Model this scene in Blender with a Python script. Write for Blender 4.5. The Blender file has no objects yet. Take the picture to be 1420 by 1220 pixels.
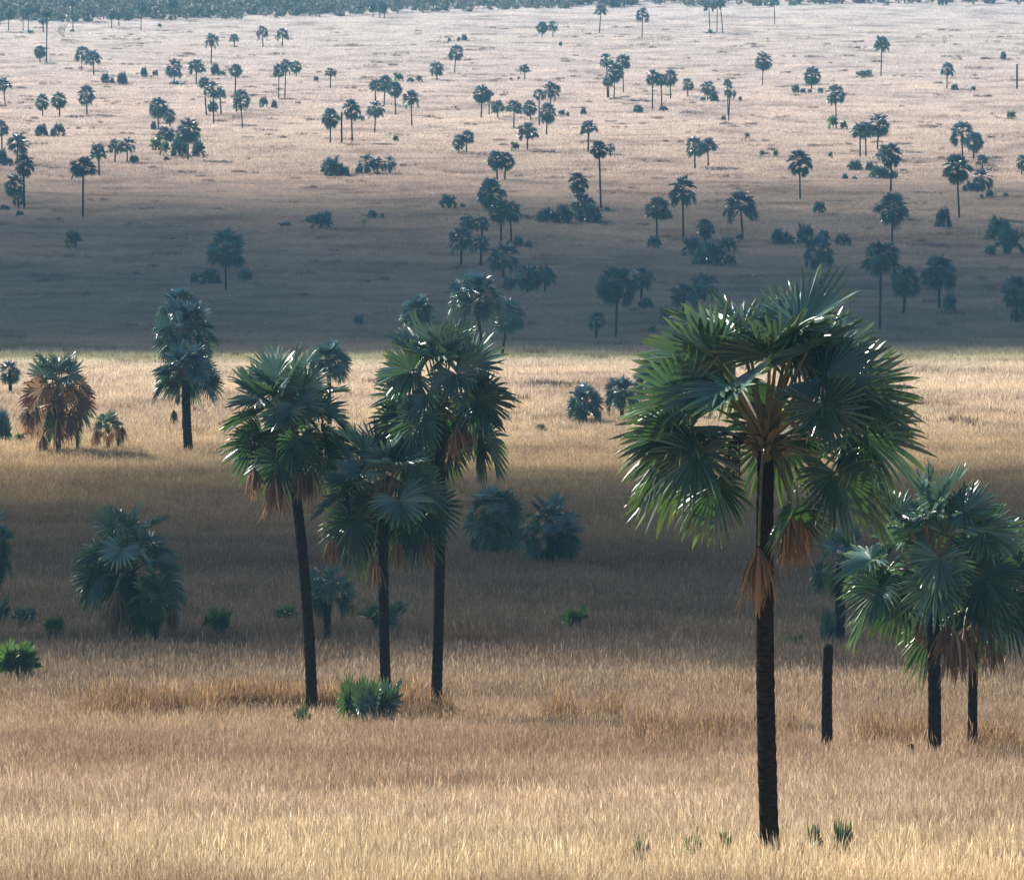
import bpy, math, random
import numpy as np
from mathutils import Vector, Matrix
PI = math.pi
R = math.radians
rng = random.Random(11)
C = bpy.context.scene.collection
FX = 9000.0
PITCH = math.atan((610 + 120) / FX)

# ------------------------------------------------------------------ helpers
def link(name, me, parent=None, loc=(0, 0, 0), rot=(0, 0, 0), scale=(1, 1, 1)):
    o = bpy.data.objects.new(name, me)
    C.objects.link(o)
    o.parent = parent
    o.location = loc
    o.rotation_euler = rot
    o.scale = scale
    return o

def tag(o, label=None, cat=None, group=None, kind=None):
    if label: o['label'] = label
    if cat: o['category'] = cat
    if group: o['group'] = group
    if kind: o['kind'] = kind
    return o

class MB:
    def __init__(s):
        s.v = []; s.f = []; s.m = []; s.c = []
    def add(s, p, col=(0.5, 0, 0)):
        s.v.append((p[0], p[1], p[2])); s.c.append(col)
        return len(s.v) - 1
    def face(s, idx, m=0):
        s.f.append(tuple(idx)); s.m.append(m)
    def mesh(s, name, mats, smooth=False):
        me = bpy.data.meshes.new(name)
        me.from_pydata(s.v, [], s.f)
        for m in mats: me.materials.append(m)
        me.polygons.foreach_set('material_index', s.m)
        if smooth: me.polygons.foreach_set('use_smooth', [True] * len(s.f))
        a = me.color_attributes.new('tint', 'FLOAT_COLOR', 'POINT')
        arr = np.ones((len(s.v), 4), dtype=np.float32)
        if s.c: arr[:, :3] = np.array(s.c, dtype=np.float32)
        a.data.foreach_set('color', arr.ravel())
        me.update()
        return me
    def tube(s, pts, rads, n=6, m=0, cap=True, col=(0.5, 0, 0), flat=1.0):
        rings = []
        ax = (pts[-1] - pts[0]).normalized()
        ref = Vector((0, 1, 0)) if abs(ax.z) > .8 else Vector((0, 0, 1))
        for i, p in enumerate(pts):
            a = pts[max(i - 1, 0)]; b = pts[min(i + 1, len(pts) - 1)]
            t = (b - a)
            t = t.normalized() if t.length > 1e-9 else Vector((0, 0, 1))
            u = t.cross(ref)
            if u.length < 1e-3: u = t.cross(Vector((1, 0, 0)))
            u.normalize(); w = u.cross(t)
            rings.append([s.add(p + u * math.cos(2 * PI * k / n) * rads[i] + w * math.sin(2 * PI * k / n) * rads[i] * flat, col) for k in range(n)])
        for i in range(len(pts) - 1):
            for k in range(n):
                s.face((rings[i][k], rings[i][(k + 1) % n], rings[i + 1][(k + 1) % n], rings[i + 1][k]), m)
        if cap:
            s.face(rings[-1], m); s.face(rings[0][::-1], m)

# ------------------------------------------------------------------ node materials
def newmat(name):
    m = bpy.data.materials.new(name); m.use_nodes = True
    nt = m.node_tree; nt.nodes.clear()
    out = nt.nodes.new('ShaderNodeOutputMaterial')
    return m, nt, out
def N(nt, typ, **kw):
    n = nt.nodes.new(typ)
    for k, v in kw.items():
        if k.startswith('i_'):
            n.inputs[k[2:].replace('_', ' ')].default_value = v
        else: setattr(n, k, v)
    return n
def ramp(nt, stops, fac=None, interp='LINEAR'):
    n = nt.nodes.new('ShaderNodeValToRGB')
    n.color_ramp.interpolation = interp
    el = n.color_ramp.elements
    while len(el) > 1: el.remove(el[-1])
    el[0].position, el[0].color = stops[0][0], (*stops[0][1], 1)
    for p, c in stops[1:]:
        e = el.new(p); e.color = (*c, 1)
    if fac is not None: nt.links.new(fac, n.inputs[0])
    return n
def mixc(nt, fac, a, b, mode='MIX'):
    n = nt.nodes.new('ShaderNodeMix'); n.data_type = 'RGBA'; n.blend_type = mode
    if hasattr(fac, 'links'): nt.links.new(fac, n.inputs[0])
    else: n.inputs[0].default_value = fac
    for i, x in ((6, a), (7, b)):
        if hasattr(x, 'links'): nt.links.new(x, n.inputs[i])
        else: n.inputs[i].default_value = (*x, 1)
    return n.outputs[2]
def noise(nt, scale, detail=3, vec=None, rough=0.5):
    n = nt.nodes.new('ShaderNodeTexNoise'); n.inputs['Scale'].default_value = scale
    n.inputs['Detail'].default_value = detail; n.inputs['Roughness'].default_value = rough
    if vec is not None: nt.links.new(vec, n.inputs['Vector'])
    return n

def leaf_material(name, up, low, tip, trans, rough=0.36, tfac=0.3, spec=0.55, top_sheen=True):
    m, nt, out = newmat(name)
    att = N(nt, 'ShaderNodeAttribute', attribute_name='tint')
    sep = N(nt, 'ShaderNodeSeparateColor'); nt.links.new(att.outputs['Color'], sep.inputs[0])
    oi = N(nt, 'ShaderNodeObjectInfo')
    c = mixc(nt, sep.outputs[0], low, up)                       # leaf age, with lit crown top and dark underside put into the colour
    r2 = ramp(nt, [(0.0, (0, 0, 0)), (0.72, (0, 0, 0)), (1.0, (1, 1, 1))], sep.outputs[1])
    c = mixc(nt, r2.outputs[0], c, tip)
    c = mixc(nt, 0.85, c, ramp(nt, [(0, (0.35, 0.42, 0.48)), (.6, (1, 1, 1)), (1, (2.7, 2.6, 2.4))], sep.outputs[2]).outputs[0], 'MULTIPLY')  # random strand tone; silvery strands and dark gaps put into the colour
    c = mixc(nt, 0.4, c, ramp(nt, [(0, (0.7, 0.8, 0.95)), (1, (1.25, 1.2, 1.0))], oi.outputs['Random']).outputs[0], 'MULTIPLY')
    b = N(nt, 'ShaderNodeBsdfPrincipled'); b.inputs['Roughness'].default_value = rough
    b.inputs['Specular IOR Level'].default_value = spec
    nt.links.new(c, b.inputs['Base Color'])
    t = N(nt, 'ShaderNodeBsdfTranslucent')
    tc = mixc(nt, r2.outputs[0], trans, (trans[0] * 2.0, trans[1] * 1.25, trans[2] * 0.9))  # brighter tips: backlit rim put into the translucent colour
    if top_sheen: tc = mixc(nt, 1.0, tc, ramp(nt, [(0, (1.3, 1.2, .9)), (.5, (.9, .85, 1.2)), (1, (1.05, .78, 2.9))], sep.outputs[0]).outputs[0], 'MULTIPLY')  # silvery highlight of the upper leaves painted into the translucent colour
    nt.links.new(tc, t.inputs[0])
    ms = N(nt, 'ShaderNodeMixShader'); ms.inputs[0].default_value = tfac
    nt.links.new(b.outputs[0], ms.inputs[1]); nt.links.new(t.outputs[0], ms.inputs[2])
    nt.links.new(ms.outputs[0], out.inputs['Surface'])
    return m

M = {}
M['leaf'] = leaf_material('palm_leaf', (0.125, 0.24, 0.235), (0.010, 0.044, 0.038), (0.15, 0.25, 0.08), (0.09, 0.22, 0.032), 0.32, 0.2, 0.7)
M['leaf_far'] = leaf_material('palm_leaf_haze_blue', (0.10, 0.22, 0.245), (0.016, 0.066, 0.08), (0.08, 0.17, 0.14), (0.055, 0.155, 0.075), 0.3, 0.26, 0.75)  # leaf copy for farther palms, blue of the haze put into its colour
M['leaf_green'] = leaf_material('palm_leaf_green', (0.05, 0.12, 0.06), (0.03, 0.08, 0.035), (0.16, 0.2, 0.05), (0.14, 0.36, 0.04), 0.38, 0.34, 0.5)
M['leaf_brown'] = leaf_material('palm_leaf_dry', (0.33, 0.205, 0.115), (0.13, 0.075, 0.042), (0.46, 0.32, 0.19), (0.38, 0.235, 0.12), 0.5, 0.34, 0.4, False)
M['leaf_yellow'] = leaf_material('palm_leaf_yellowing', (0.30, 0.22, 0.05), (0.2, 0.12, 0.03), (0.36, 0.26, 0.07), (0.5, 0.32, 0.04), 0.5, 0.4, 0.4, False)

def simple(name, c1, c2, scale, rough=0.8, bump=0.4, stretch=(1, 1, 1), spec=0.3):
    m, nt, out = newmat(name)
    tc = N(nt, 'ShaderNodeTexCoord'); mp = N(nt, 'ShaderNodeMapping'); mp.inputs['Scale'].default_value = stretch
    nt.links.new(tc.outputs['Object'], mp.inputs[0])
    n = noise(nt, scale, 5, mp.outputs[0], 0.65)
    c = ramp(nt, [(0.3, c1), (0.7, c2)], n.outputs[0])
    b = N(nt, 'ShaderNodeBsdfPrincipled'); b.inputs['Roughness'].default_value = rough
    b.inputs['Specular IOR Level'].default_value = spec
    nt.links.new(c.outputs[0], b.inputs['Base Color'])
    bp = N(nt, 'ShaderNodeBump'); bp.inputs['Strength'].default_value = bump; bp.inputs['Distance'].default_value = 0.03
    nt.links.new(n.outputs[0], bp.inputs['Height']); nt.links.new(bp.outputs[0], b.inputs['Normal'])
    nt.links.new(b.outputs[0], out.inputs['Surface'])
    return m
M['bark'] = simple('palm_bark', (0.004, 0.003, 0.0025), (0.05, 0.037, 0.028), 7, 0.95, 0.8, (1, 1, 3.5), 0.03)
M['petiole'] = simple('palm_petiole', (0.07, 0.065, 0.035), (0.27, 0.22, 0.13), 9, 0.45, 0.2, (1, 1, 1), 0.5)
M['fruit'] = simple('palm_fruit', (0.02, 0.014, 0.01), (0.06, 0.035, 0.02), 12, 0.6, 0.3)
M['wood'] = simple('grey_dead_wood', (0.10, 0.09, 0.08), (0.2, 0.17, 0.15), 4, 0.9, 0.4)
M['rock'] = simple('dark_boulder', (0.035, 0.03, 0.028), (0.10, 0.085, 0.075), 5, 0.9, 0.9)
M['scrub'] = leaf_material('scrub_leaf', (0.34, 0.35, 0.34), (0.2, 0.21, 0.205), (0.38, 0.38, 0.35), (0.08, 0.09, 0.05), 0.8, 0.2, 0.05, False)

# ------------------------------------------------------------------ terrain profile
ytab = [1220, 1180, 1100, 1045, 1000, 885, 775, 625, 500, 450, 400, 350, 300, 250, 190, 150, 105, 60, 33, 5, -20]
stab = [73, 65, 51, 41.5, 37, 27, 21, 15.5, 11, 8.9, 7.8, 7.1, 6.4, 5.7, 4.9, 4.45, 3.95, 3.5, 3.22, 2.95, 2.75]
PD = [-200.0, 0.0, 60.0]; PZ = [10.0, -1.9, -9.9]
for y, s in zip(ytab, stab):
    D = FX / s
    PD.append(D); PZ.append(-D * math.tan(PITCH + math.atan((y - 610) / FX)))
PD += [3900.0, 5200.0, 9000.0]; PZ += [PZ[-1] + 14, PZ[-1] + 40, PZ[-1] + 120]
def pchip(xs, ys):
    n = len(xs); h = [xs[i + 1] - xs[i] for i in range(n - 1)]; d = [(ys[i + 1] - ys[i]) / h[i] for i in range(n - 1)]
    m = [d[0]] + [0.0] * (n - 2) + [d[-1]]
    for i in range(1, n - 1):
        if d[i - 1] * d[i] > 0:
            w1 = 2 * h[i] + h[i - 1]; w2 = h[i] + 2 * h[i - 1]
            m[i] = (w1 + w2) / (w1 / d[i - 1] + w2 / d[i])
    xs = np.array(xs); ys = np.array(ys); m = np.array(m); h = np.array(h)
    def f(x):
        x = np.asarray(x, dtype=float)
        i = np.clip(np.searchsorted(xs, x) - 1, 0, n - 2)
        t = (x - xs[i]) / h[i]
        return ((2 * t**3 - 3 * t**2 + 1) * ys[i] + (t**3 - 2 * t**2 + t) * h[i] * m[i] + (-2 * t**3 + 3 * t**2) * ys[i + 1] + (t**3 - t**2) * h[i] * m[i + 1])
    return f
prof = pchip(PD, PZ)
_w = np.random.RandomState(5)
WAV = [(2 * PI / L, _w.uniform(0, 2 * PI), _w.uniform(0, 2 * PI), A) for L, A in ((260, .5), (170, .35), (110, .28), (64, .16), (41, .10), (23, .06), (14, .04))]
def ground(x, y):
    x = np.asarray(x, dtype=float); y = np.asarray(y, dtype=float)
    z = prof(y)
    far = np.clip((y - 90) / 120, 0.15, 1.0)
    for k, ph, dirn, A in WAV:
        z = z + A * far * np.sin(k * (x * math.cos(dirn) * 0.7 + y * math.sin(dirn)) + ph + 1.3 * np.sin(k * 0.37 * x + ph * 2))
    return z
cp, sp = math.cos(PITCH), math.sin(PITCH)
def ray(px, py):
    u = (px - 710) / FX; v = (610 - py) / FX
    return Vector((u, cp + v * sp, -sp + v * cp))
_ts = np.concatenate([np.linspace(90, 400, 1600), np.linspace(400.2, 1200, 1800), np.linspace(1201, 5000, 4200)])
def hit(px, py):
    d = ray(px, py)
    g = ground(d.x * _ts, d.y * _ts) - d.z * _ts
    i = int(np.argmax(g > 0))
    if g[i] <= 0: i = len(_ts) - 1
    a, b = _ts[max(i - 1, 0)], _ts[i]
    for _ in range(20):
        t = (a + b) / 2
        if float(ground(d.x * t, d.y * t)) > d.z * t: b = t
        else: a = t
    return Vector((d.x * b, d.y * b, float(ground(d.x * b, d.y * b)))), FX / b
# ground mesh
NR, NC = 460, 200
ys = np.concatenate([np.linspace(-150, 90, 14)[:-1], 90 * (7000 / 90.0) ** (np.linspace(0, 1, NR - 13))])
us = np.linspace(-1, 1, NC); us = np.sign(us) * np.abs(us) ** 1.6
XX = us[None, :] * (140 + 0.42 * np.clip(ys, 0, None))[:, None]
YY = np.repeat(ys[:, None], NC, 1)
ZZ = ground(XX, YY)
me = bpy.data.meshes.new('ground')
idx = np.arange(NR * NC).reshape(NR, NC)
quads = np.stack([idx[:-1, :-1], idx[:-1, 1:], idx[1:, 1:], idx[1:, :-1]], -1).reshape(-1, 4)
me.from_pydata(np.stack([XX, YY, ZZ], -1).reshape(-1, 3).tolist(), [], quads.tolist())
me.polygons.foreach_set('use_smooth', [True] * len(quads))

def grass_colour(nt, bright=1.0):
    """straw colour by place: grass kinds, with cloud shade and far haze put into the colour (world position)"""
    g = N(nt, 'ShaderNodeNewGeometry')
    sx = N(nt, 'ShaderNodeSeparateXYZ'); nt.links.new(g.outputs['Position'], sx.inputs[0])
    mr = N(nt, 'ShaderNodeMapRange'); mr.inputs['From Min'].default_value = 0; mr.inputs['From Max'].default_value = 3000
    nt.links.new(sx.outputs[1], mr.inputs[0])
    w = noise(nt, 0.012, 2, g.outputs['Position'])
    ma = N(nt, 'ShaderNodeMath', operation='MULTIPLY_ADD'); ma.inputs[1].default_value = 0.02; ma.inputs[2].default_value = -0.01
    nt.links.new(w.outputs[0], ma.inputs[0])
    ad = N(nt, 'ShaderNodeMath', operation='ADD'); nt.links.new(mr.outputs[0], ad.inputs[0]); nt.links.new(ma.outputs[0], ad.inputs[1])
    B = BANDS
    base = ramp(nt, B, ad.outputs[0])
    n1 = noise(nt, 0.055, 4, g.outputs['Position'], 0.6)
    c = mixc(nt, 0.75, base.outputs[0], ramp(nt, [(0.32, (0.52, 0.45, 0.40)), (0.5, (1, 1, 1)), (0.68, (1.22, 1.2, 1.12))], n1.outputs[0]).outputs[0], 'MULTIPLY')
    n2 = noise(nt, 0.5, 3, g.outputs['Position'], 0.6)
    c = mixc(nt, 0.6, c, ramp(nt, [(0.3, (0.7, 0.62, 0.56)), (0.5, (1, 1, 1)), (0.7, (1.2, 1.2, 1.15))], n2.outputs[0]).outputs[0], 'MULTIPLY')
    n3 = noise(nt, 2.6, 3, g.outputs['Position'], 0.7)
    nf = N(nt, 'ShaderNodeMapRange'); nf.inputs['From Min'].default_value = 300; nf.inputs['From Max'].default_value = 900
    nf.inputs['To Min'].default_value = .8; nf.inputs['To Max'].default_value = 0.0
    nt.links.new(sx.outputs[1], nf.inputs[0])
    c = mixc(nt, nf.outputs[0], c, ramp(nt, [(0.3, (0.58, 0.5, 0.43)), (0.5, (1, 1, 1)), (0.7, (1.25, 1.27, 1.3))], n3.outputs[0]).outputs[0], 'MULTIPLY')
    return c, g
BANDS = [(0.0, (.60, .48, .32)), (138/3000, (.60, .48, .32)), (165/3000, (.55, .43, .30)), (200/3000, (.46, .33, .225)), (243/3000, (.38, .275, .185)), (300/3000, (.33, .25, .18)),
         (400/3000, (.25, .18, .115)), (520/3000, (.40, .29, .165)), (600/3000, (.54, .42, .27)), (700/3000, (.72, .59, .45)), (800/3000, (.70, .60, .46)), (840/3000, (.50, .48, .28)), (870/3000, (.32, .275, .22)), (1200/3000, (.36, .305, .255)), (1500/3000, (.56, .44, .36)), (1900/3000, (.76, .64, .57)), (1.0, (.82, .77, .76))]  # hollow and middle plain darkened as cloud shade, far end paled as haze
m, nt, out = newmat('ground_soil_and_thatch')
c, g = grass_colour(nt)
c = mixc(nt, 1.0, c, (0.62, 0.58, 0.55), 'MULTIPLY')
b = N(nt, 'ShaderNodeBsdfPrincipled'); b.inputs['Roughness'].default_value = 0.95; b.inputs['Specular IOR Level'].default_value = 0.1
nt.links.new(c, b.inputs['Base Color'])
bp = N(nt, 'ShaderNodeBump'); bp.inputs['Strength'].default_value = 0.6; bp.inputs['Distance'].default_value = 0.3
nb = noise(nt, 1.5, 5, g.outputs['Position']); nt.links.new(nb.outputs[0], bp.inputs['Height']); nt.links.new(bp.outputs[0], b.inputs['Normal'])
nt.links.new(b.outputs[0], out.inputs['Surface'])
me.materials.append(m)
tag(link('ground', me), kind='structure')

# ------------------------------------------------------------------ grass
def grass_material(name, bright=(1, 1, 1), fixed=None, tfac=0.42, var=1.0):
    m, nt, out = newmat(name)
    if fixed is None:
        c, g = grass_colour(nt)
    else:
        g = N(nt, 'ShaderNodeNewGeometry')
        n1 = noise(nt, 0.4, 3, g.outputs['Position'])
        c = ramp(nt, [(0.3, fixed[0]), (0.7, fixed[1])], n1.outputs[0]).outputs[0]
    att = N(nt, 'ShaderNodeAttribute', attribute_name='tint')
    sep = N(nt, 'ShaderNodeSeparateColor'); nt.links.new(att.outputs['Color'], sep.inputs[0])
    c = mixc(nt, var, c, ramp(nt, [(0, (0.50, 0.46, 0.44)), (0.55, (0.95, 0.93, 0.9)), (0.85, (1.15, 1.15, 1.12)), (1, (1.6, 1.65, 1.65))], sep.outputs[0]).outputs[0], 'MULTIPLY')  # random blade tone; the brightest blades carry sun sparkle in their tint
    oi = N(nt, 'ShaderNodeObjectInfo')
    c = mixc(nt, .8 * var, c, ramp(nt, [(0, (.72, .68, .66)), (.5, (1, 1, 1)), (.9, (1.15, 1.15, 1.12)), (1, (1.4, 1.42, 1.4))], oi.outputs['Random']).outputs[0], 'MULTIPLY')
    c = mixc(nt, 1.0, c, bright, 'MULTIPLY')
    b = N(nt, 'ShaderNodeBsdfPrincipled'); b.inputs['Roughness'].default_value = 0.55; b.inputs['Specular IOR Level'].default_value = 0.3
    nt.links.new(c, b.inputs['Base Color'])
    t = N(nt, 'ShaderNodeBsdfTranslucent'); nt.links.new(c, t.inputs[0])
    ms = N(nt, 'ShaderNodeMixShader'); ms.inputs[0].default_value = tfac
    nt.links.new(b.outputs[0], ms.inputs[1]); nt.links.new(t.outputs[0], ms.inputs[2])
    nt.links.new(ms.outputs[0], out.inputs['Surface'])
    return m
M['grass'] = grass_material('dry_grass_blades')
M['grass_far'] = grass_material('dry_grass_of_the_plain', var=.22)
M['grass_orange'] = grass_material('rusty_grass_blades', fixed=((0.22, 0.13, 0.065), (0.38, 0.255, 0.135)))
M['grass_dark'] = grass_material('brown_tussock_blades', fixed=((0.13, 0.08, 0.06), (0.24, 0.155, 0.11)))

def patch_mesh(name, size, n, h0, h1, width, mat, r, lean=0.25, heads=0.0):
    mb = MB()
    for _ in range(n):
        x = r.uniform(-size / 2, size / 2); y = r.uniform(-size / 2, size / 2)
        h = r.uniform(h0, h1) * (0.8 + 0.4 * r.random()); w = width * r.uniform(0.6, 1.3)
        a = r.uniform(0, 2 * PI); la = r.gauss(0.5, 1.2); ln = abs(r.gauss(0, lean)) * h
        t = min(1.0, max(0.0, r.gauss(0.5, 0.25)))
        dx, dy = math.cos(a) * w / 2, math.sin(a) * w / 2
        lx, ly = math.cos(la) * ln, math.sin(la) * ln
        col = (t, 0, 0)
        v = [mb.add((x - dx, y - dy, -0.1), col), mb.add((x + dx, y + dy, -0.1), col),
             mb.add((x - dx * .8 + lx * .35, y - dy * .8 + ly * .35, h * .6), col), mb.add((x + dx * .8 + lx * .35, y + dy * .8 + ly * .35, h * .6), col),
             mb.add((x + lx, y + ly, h), col)]
        mb.face((v[0], v[1], v[3], v[2])); mb.face((v[2], v[3], v[4]))
        if r.random() < heads:      # a feathery seed head at the tip
            hc = (min(1, t + 0.35), 0, 0); hw = w * 1.3; hl = h * r.uniform(.18, .3)
            q = [mb.add((x + lx - dx * 1.3, y + ly - dy * 1.3, h), hc), mb.add((x + lx + dx * 1.3, y + ly + dy * 1.3, h), hc),
                 mb.add((x + lx * 1.3, y + ly * 1.3, h + hl), hc), mb.add((x + lx * .9, y + ly * .9, h - hl * .7), hc)]
            mb.face((q[0], q[3], q[1], q[2]))
    return mb.mesh(name, [mat])

def scatter(name, label, cat, pts, meshes, smin=0.8, smax=1.2):
    """one 'stuff' object: its points carry grass clumps through geometry nodes"""
    me = bpy.data.meshes.new(name); me.from_pydata(pts, [], [])
    o = link(name, me)
    tag(o, label, cat, kind='stuff')
    coll = bpy.data.collections.new(name + '_clumps')
    for k, mm in enumerate(meshes):
        coll.objects.link(bpy.data.objects.new('grass_clump', mm))
    ng = bpy.data.node_groups.new(name, 'GeometryNodeTree')
    ng.interface.new_socket('Geometry', in_out='INPUT', socket_type='NodeSocketGeometry')
    ng.interface.new_socket('Geometry', in_out='OUTPUT', socket_type='NodeSocketGeometry')
    gi = ng.nodes.new('NodeGroupInput'); go = ng.nodes.new('NodeGroupOutput')
    ip = ng.nodes.new('GeometryNodeInstanceOnPoints'); ci = ng.nodes.new('GeometryNodeCollectionInfo')
    ci.inputs['Collection'].default_value = coll; ci.inputs['Separate Children'].default_value = True
    ip.inputs['Pick Instance'].default_value = True
    rv = ng.nodes.new('FunctionNodeRandomValue'); rv.data_type = 'FLOAT_VECTOR'
    rv.inputs[0].default_value = (-0.05, -0.05, 0); rv.inputs[1].default_value = (0.05, 0.05, 6.283)
    rs = ng.nodes.new('FunctionNodeRandomValue'); rs.data_type = 'FLOAT'
    rs.inputs[2].default_value = smin; rs.inputs[3].default_value = smax; rs.inputs['Seed'].default_value = 3
    L = ng.links.new
    L(gi.outputs[0], ip.inputs['Points']); L(ci.outputs[0], ip.inputs['Instance'])
    L(rv.outputs[0], ip.inputs['Rotation']); L(rs.outputs[1], ip.inputs['Scale'])
    L(ip.outputs[0], go.inputs[0])
    md = o.modifiers.new('clumps', 'NODES'); md.node_group = ng
    return o

nr = np.random.RandomState(3)
def band_points(y0, y1, spacing, margin=8.0, keep=None, xk=0.14):
    pts = []
    y = y0
    ysl = []
    while y < y1:
        hw = xk * y + margin
        n = int(2 * hw / spacing)
        xs = -hw + (np.arange(n) + 0.5) * spacing + nr.uniform(-.5, .5, n) * spacing
        yy = y + nr.uniform(-.5, .5, n) * spacing
        pts.append(np.stack([xs, yy], 1)); y += spacing
    p = np.concatenate(pts)
    if keep is not None: p = p[keep(p)]
    z = ground(p[:, 0], p[:, 1])
    return np.column_stack([p, z]).tolist()
r = random.Random(2)
FR = lambda i: [patch_mesh('front_clump', 0.8, 140, .12, .54, .0095, M['grass'], r, .5, .4) for _ in range(i)] + [patch_mesh('tall_stalks', 0.9, 22, .45, .78, .011, M['grass'], r, .3, .8)]
scatter('dry_grass', 'pale golden dry grass covering the foreground slope', 'grass', band_points(108, 262, 0.5), FR(6), .7, 1.35)
scatter('dry_grass', 'greyish brown dry grass on the slope behind the near palms', 'grass', band_points(262, 620, 1.0, 12),
        [patch_mesh('mid_clump', 1.7, 125, .25, .7, .02, M['grass'], r, .3, .3) for _ in range(5)], .7, 1.35)
scatter('dry_grass', 'short beige grass over the middle of the plain', 'grass', band_points(620, 1600, 2.8, 25),
        [patch_mesh('plain_clump', 4.6, 180, .3, .65, .07, M['grass_far'], r, .3) for _ in range(4)], .6, 1.3)
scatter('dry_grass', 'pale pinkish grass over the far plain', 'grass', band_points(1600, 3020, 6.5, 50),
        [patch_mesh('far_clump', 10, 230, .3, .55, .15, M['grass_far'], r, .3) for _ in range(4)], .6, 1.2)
# darker tussocks dotted over the plain
def blobs(n, y0, y1, rad, spread_n):
    P = []
    for _ in range(n):
        y = math.sqrt(nr.uniform(y0 * y0, y1 * y1)); x = nr.uniform(-1, 1) * (.135 * y + 10)
        k = nr.randint(2, spread_n)
        L = rad * nr.uniform(.5, 1.6)
        for _ in range(k):
            P.append((x + nr.uniform(-1, 1) * L * 1.8, y + nr.uniform(-1, 1) * L * .5))
    P = np.array(P)
    return np.column_stack([P, ground(P[:, 0], P[:, 1])]).tolist()
scatter('grass_tussocks', 'brown tussocks scattered over the plain', 'grass', blobs(1150, 600, 2750, 1.5, 8),
        [patch_mesh('tussock', 1.6, 60, .4, 1.05, .07, M['grass_dark'], r, .5) for _ in range(3)], .6, 1.2)
# rusty tall grass round the near palms (pixel spans of the photograph turned into ground places)
def strip(spans):
    P = []
    for x0, x1, yb, n, dd in spans:
        for _ in range(n):
            p, s = hit(nr.uniform(x0, x1), yb)
            P.append((p.x, p.y + nr.uniform(-1, 1) * dd))
    P = np.array(P)
    return np.column_stack([P, ground(P[:, 0], P[:, 1])]).tolist()
scatter('tall_grass', 'tall rusty orange grass standing around the near palm trunks', 'grass',
        strip([(280, 475, 994, 300, 1.3), (110, 300, 1000, 90, 2.2), (560, 600, 994, 40, 1), (470, 620, 1004, 34, 1.5), (200, 235, 1000, 9, .5), (1180, 1310, 1042, 34, 2.0), (1340, 1420, 1050, 26, 1.5), (760, 860, 1008, 22, 1.5), (860, 1100, 1036, 36, 2.2), (600, 690, 905, 22, 1), (1000, 1060, 975, 8, 1)]),
        [patch_mesh('rusty_clump', 0.9, 60, .45, 1.1, .02, M['grass_orange'], r, .35, .4) for _ in range(4)], .7, 1.3)
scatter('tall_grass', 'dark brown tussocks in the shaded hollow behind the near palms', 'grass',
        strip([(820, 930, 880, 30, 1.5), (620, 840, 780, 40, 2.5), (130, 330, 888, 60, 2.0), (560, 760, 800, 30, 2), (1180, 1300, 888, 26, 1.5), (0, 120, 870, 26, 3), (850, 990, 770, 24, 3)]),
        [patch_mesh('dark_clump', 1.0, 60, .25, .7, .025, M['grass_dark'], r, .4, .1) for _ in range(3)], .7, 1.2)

# ------------------------------------------------------------------ palm leaves
UP = Vector((0, 0, 1))
def palm_leaf(mb, hub, d, nrm, Rb, nseg, r, age, mi=0, A=2.6, fold=0.35, grav=0.16, split=0.5, steps=2, jit=0.06):
    """costapalmate fan: pleated inner blade, free stiff pointed segments outside"""
    d = d.normalized(); side = nrm.cross(d).normalized(); nrm = d.cross(side).normalized()
    lf = r.random()
    rs = [0.04, split] + [split + (1 - split) * (k + 1) / (steps + 1) for k in range(steps)] + [1.0]
    da = 2 * A / nseg
    prev = None
    for i in range(nseg):
        a0 = -A + i * da; am = a0 + da / 2; a1 = a0 + da
        ln = Rb * (0.74 + 0.26 * math.cos(am * 0.55)) * r.uniform(0.9, 1.06)
        ja = r.gauss(0, jit * 0.6); jn = r.gauss(0, jit); tw = r.gauss(0, .45); sf = min(1, max(0, lf * .5 + r.random() * .5))
        def pt(a, rr, lift, free):
            a = a + ja * free
            u = d * math.cos(a) + side * math.sin(a) + nrm * (fold * abs(math.sin(a * .9)) + jn * free)
            p = hub + u.normalized() * (ln * rr) + nrm * (lift * Rb)
            p.z -= grav * Rb * rr * rr * (1 + 0.5 * free)
            return p
        pl = da * 0.5
        rows = []
        for k, rr in enumerate(rs):
            free = max(0.0, (rr - split) / (1 - split))
            col = (age, rr, sf)
            if k == len(rs) - 1:
                rows.append([mb.add(pt(am, rr, 0, free), col)])
            else:
                wd = (1 - free) ** 0.68 * (1 if k < 2 else .9)
                e0 = pt(am - da / 2 * wd, rr, -pl * rr * (.5 + tw * (.3 + free)) * wd, free); cc = pt(am, rr, pl * rr * .5 * wd, free); e1 = pt(am + da / 2 * wd, rr, -pl * rr * (.5 - tw * (.3 + free)) * wd, free)
                rows.append([mb.add(e0, col), mb.add(cc, col), mb.add(e1, col)])
        for k in range(len(rows) - 1):
            a, b = rows[k], rows[k + 1]
            if len(b) == 3:
                mb.face((a[0], a[1], b[1], b[0]), mi); mb.face((a[1], a[2], b[2], b[1]), mi)
            else:
                mb.face((a[0], a[1], b[0]), mi); mb.face((a[1], a[2], b[0]), mi)

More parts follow.
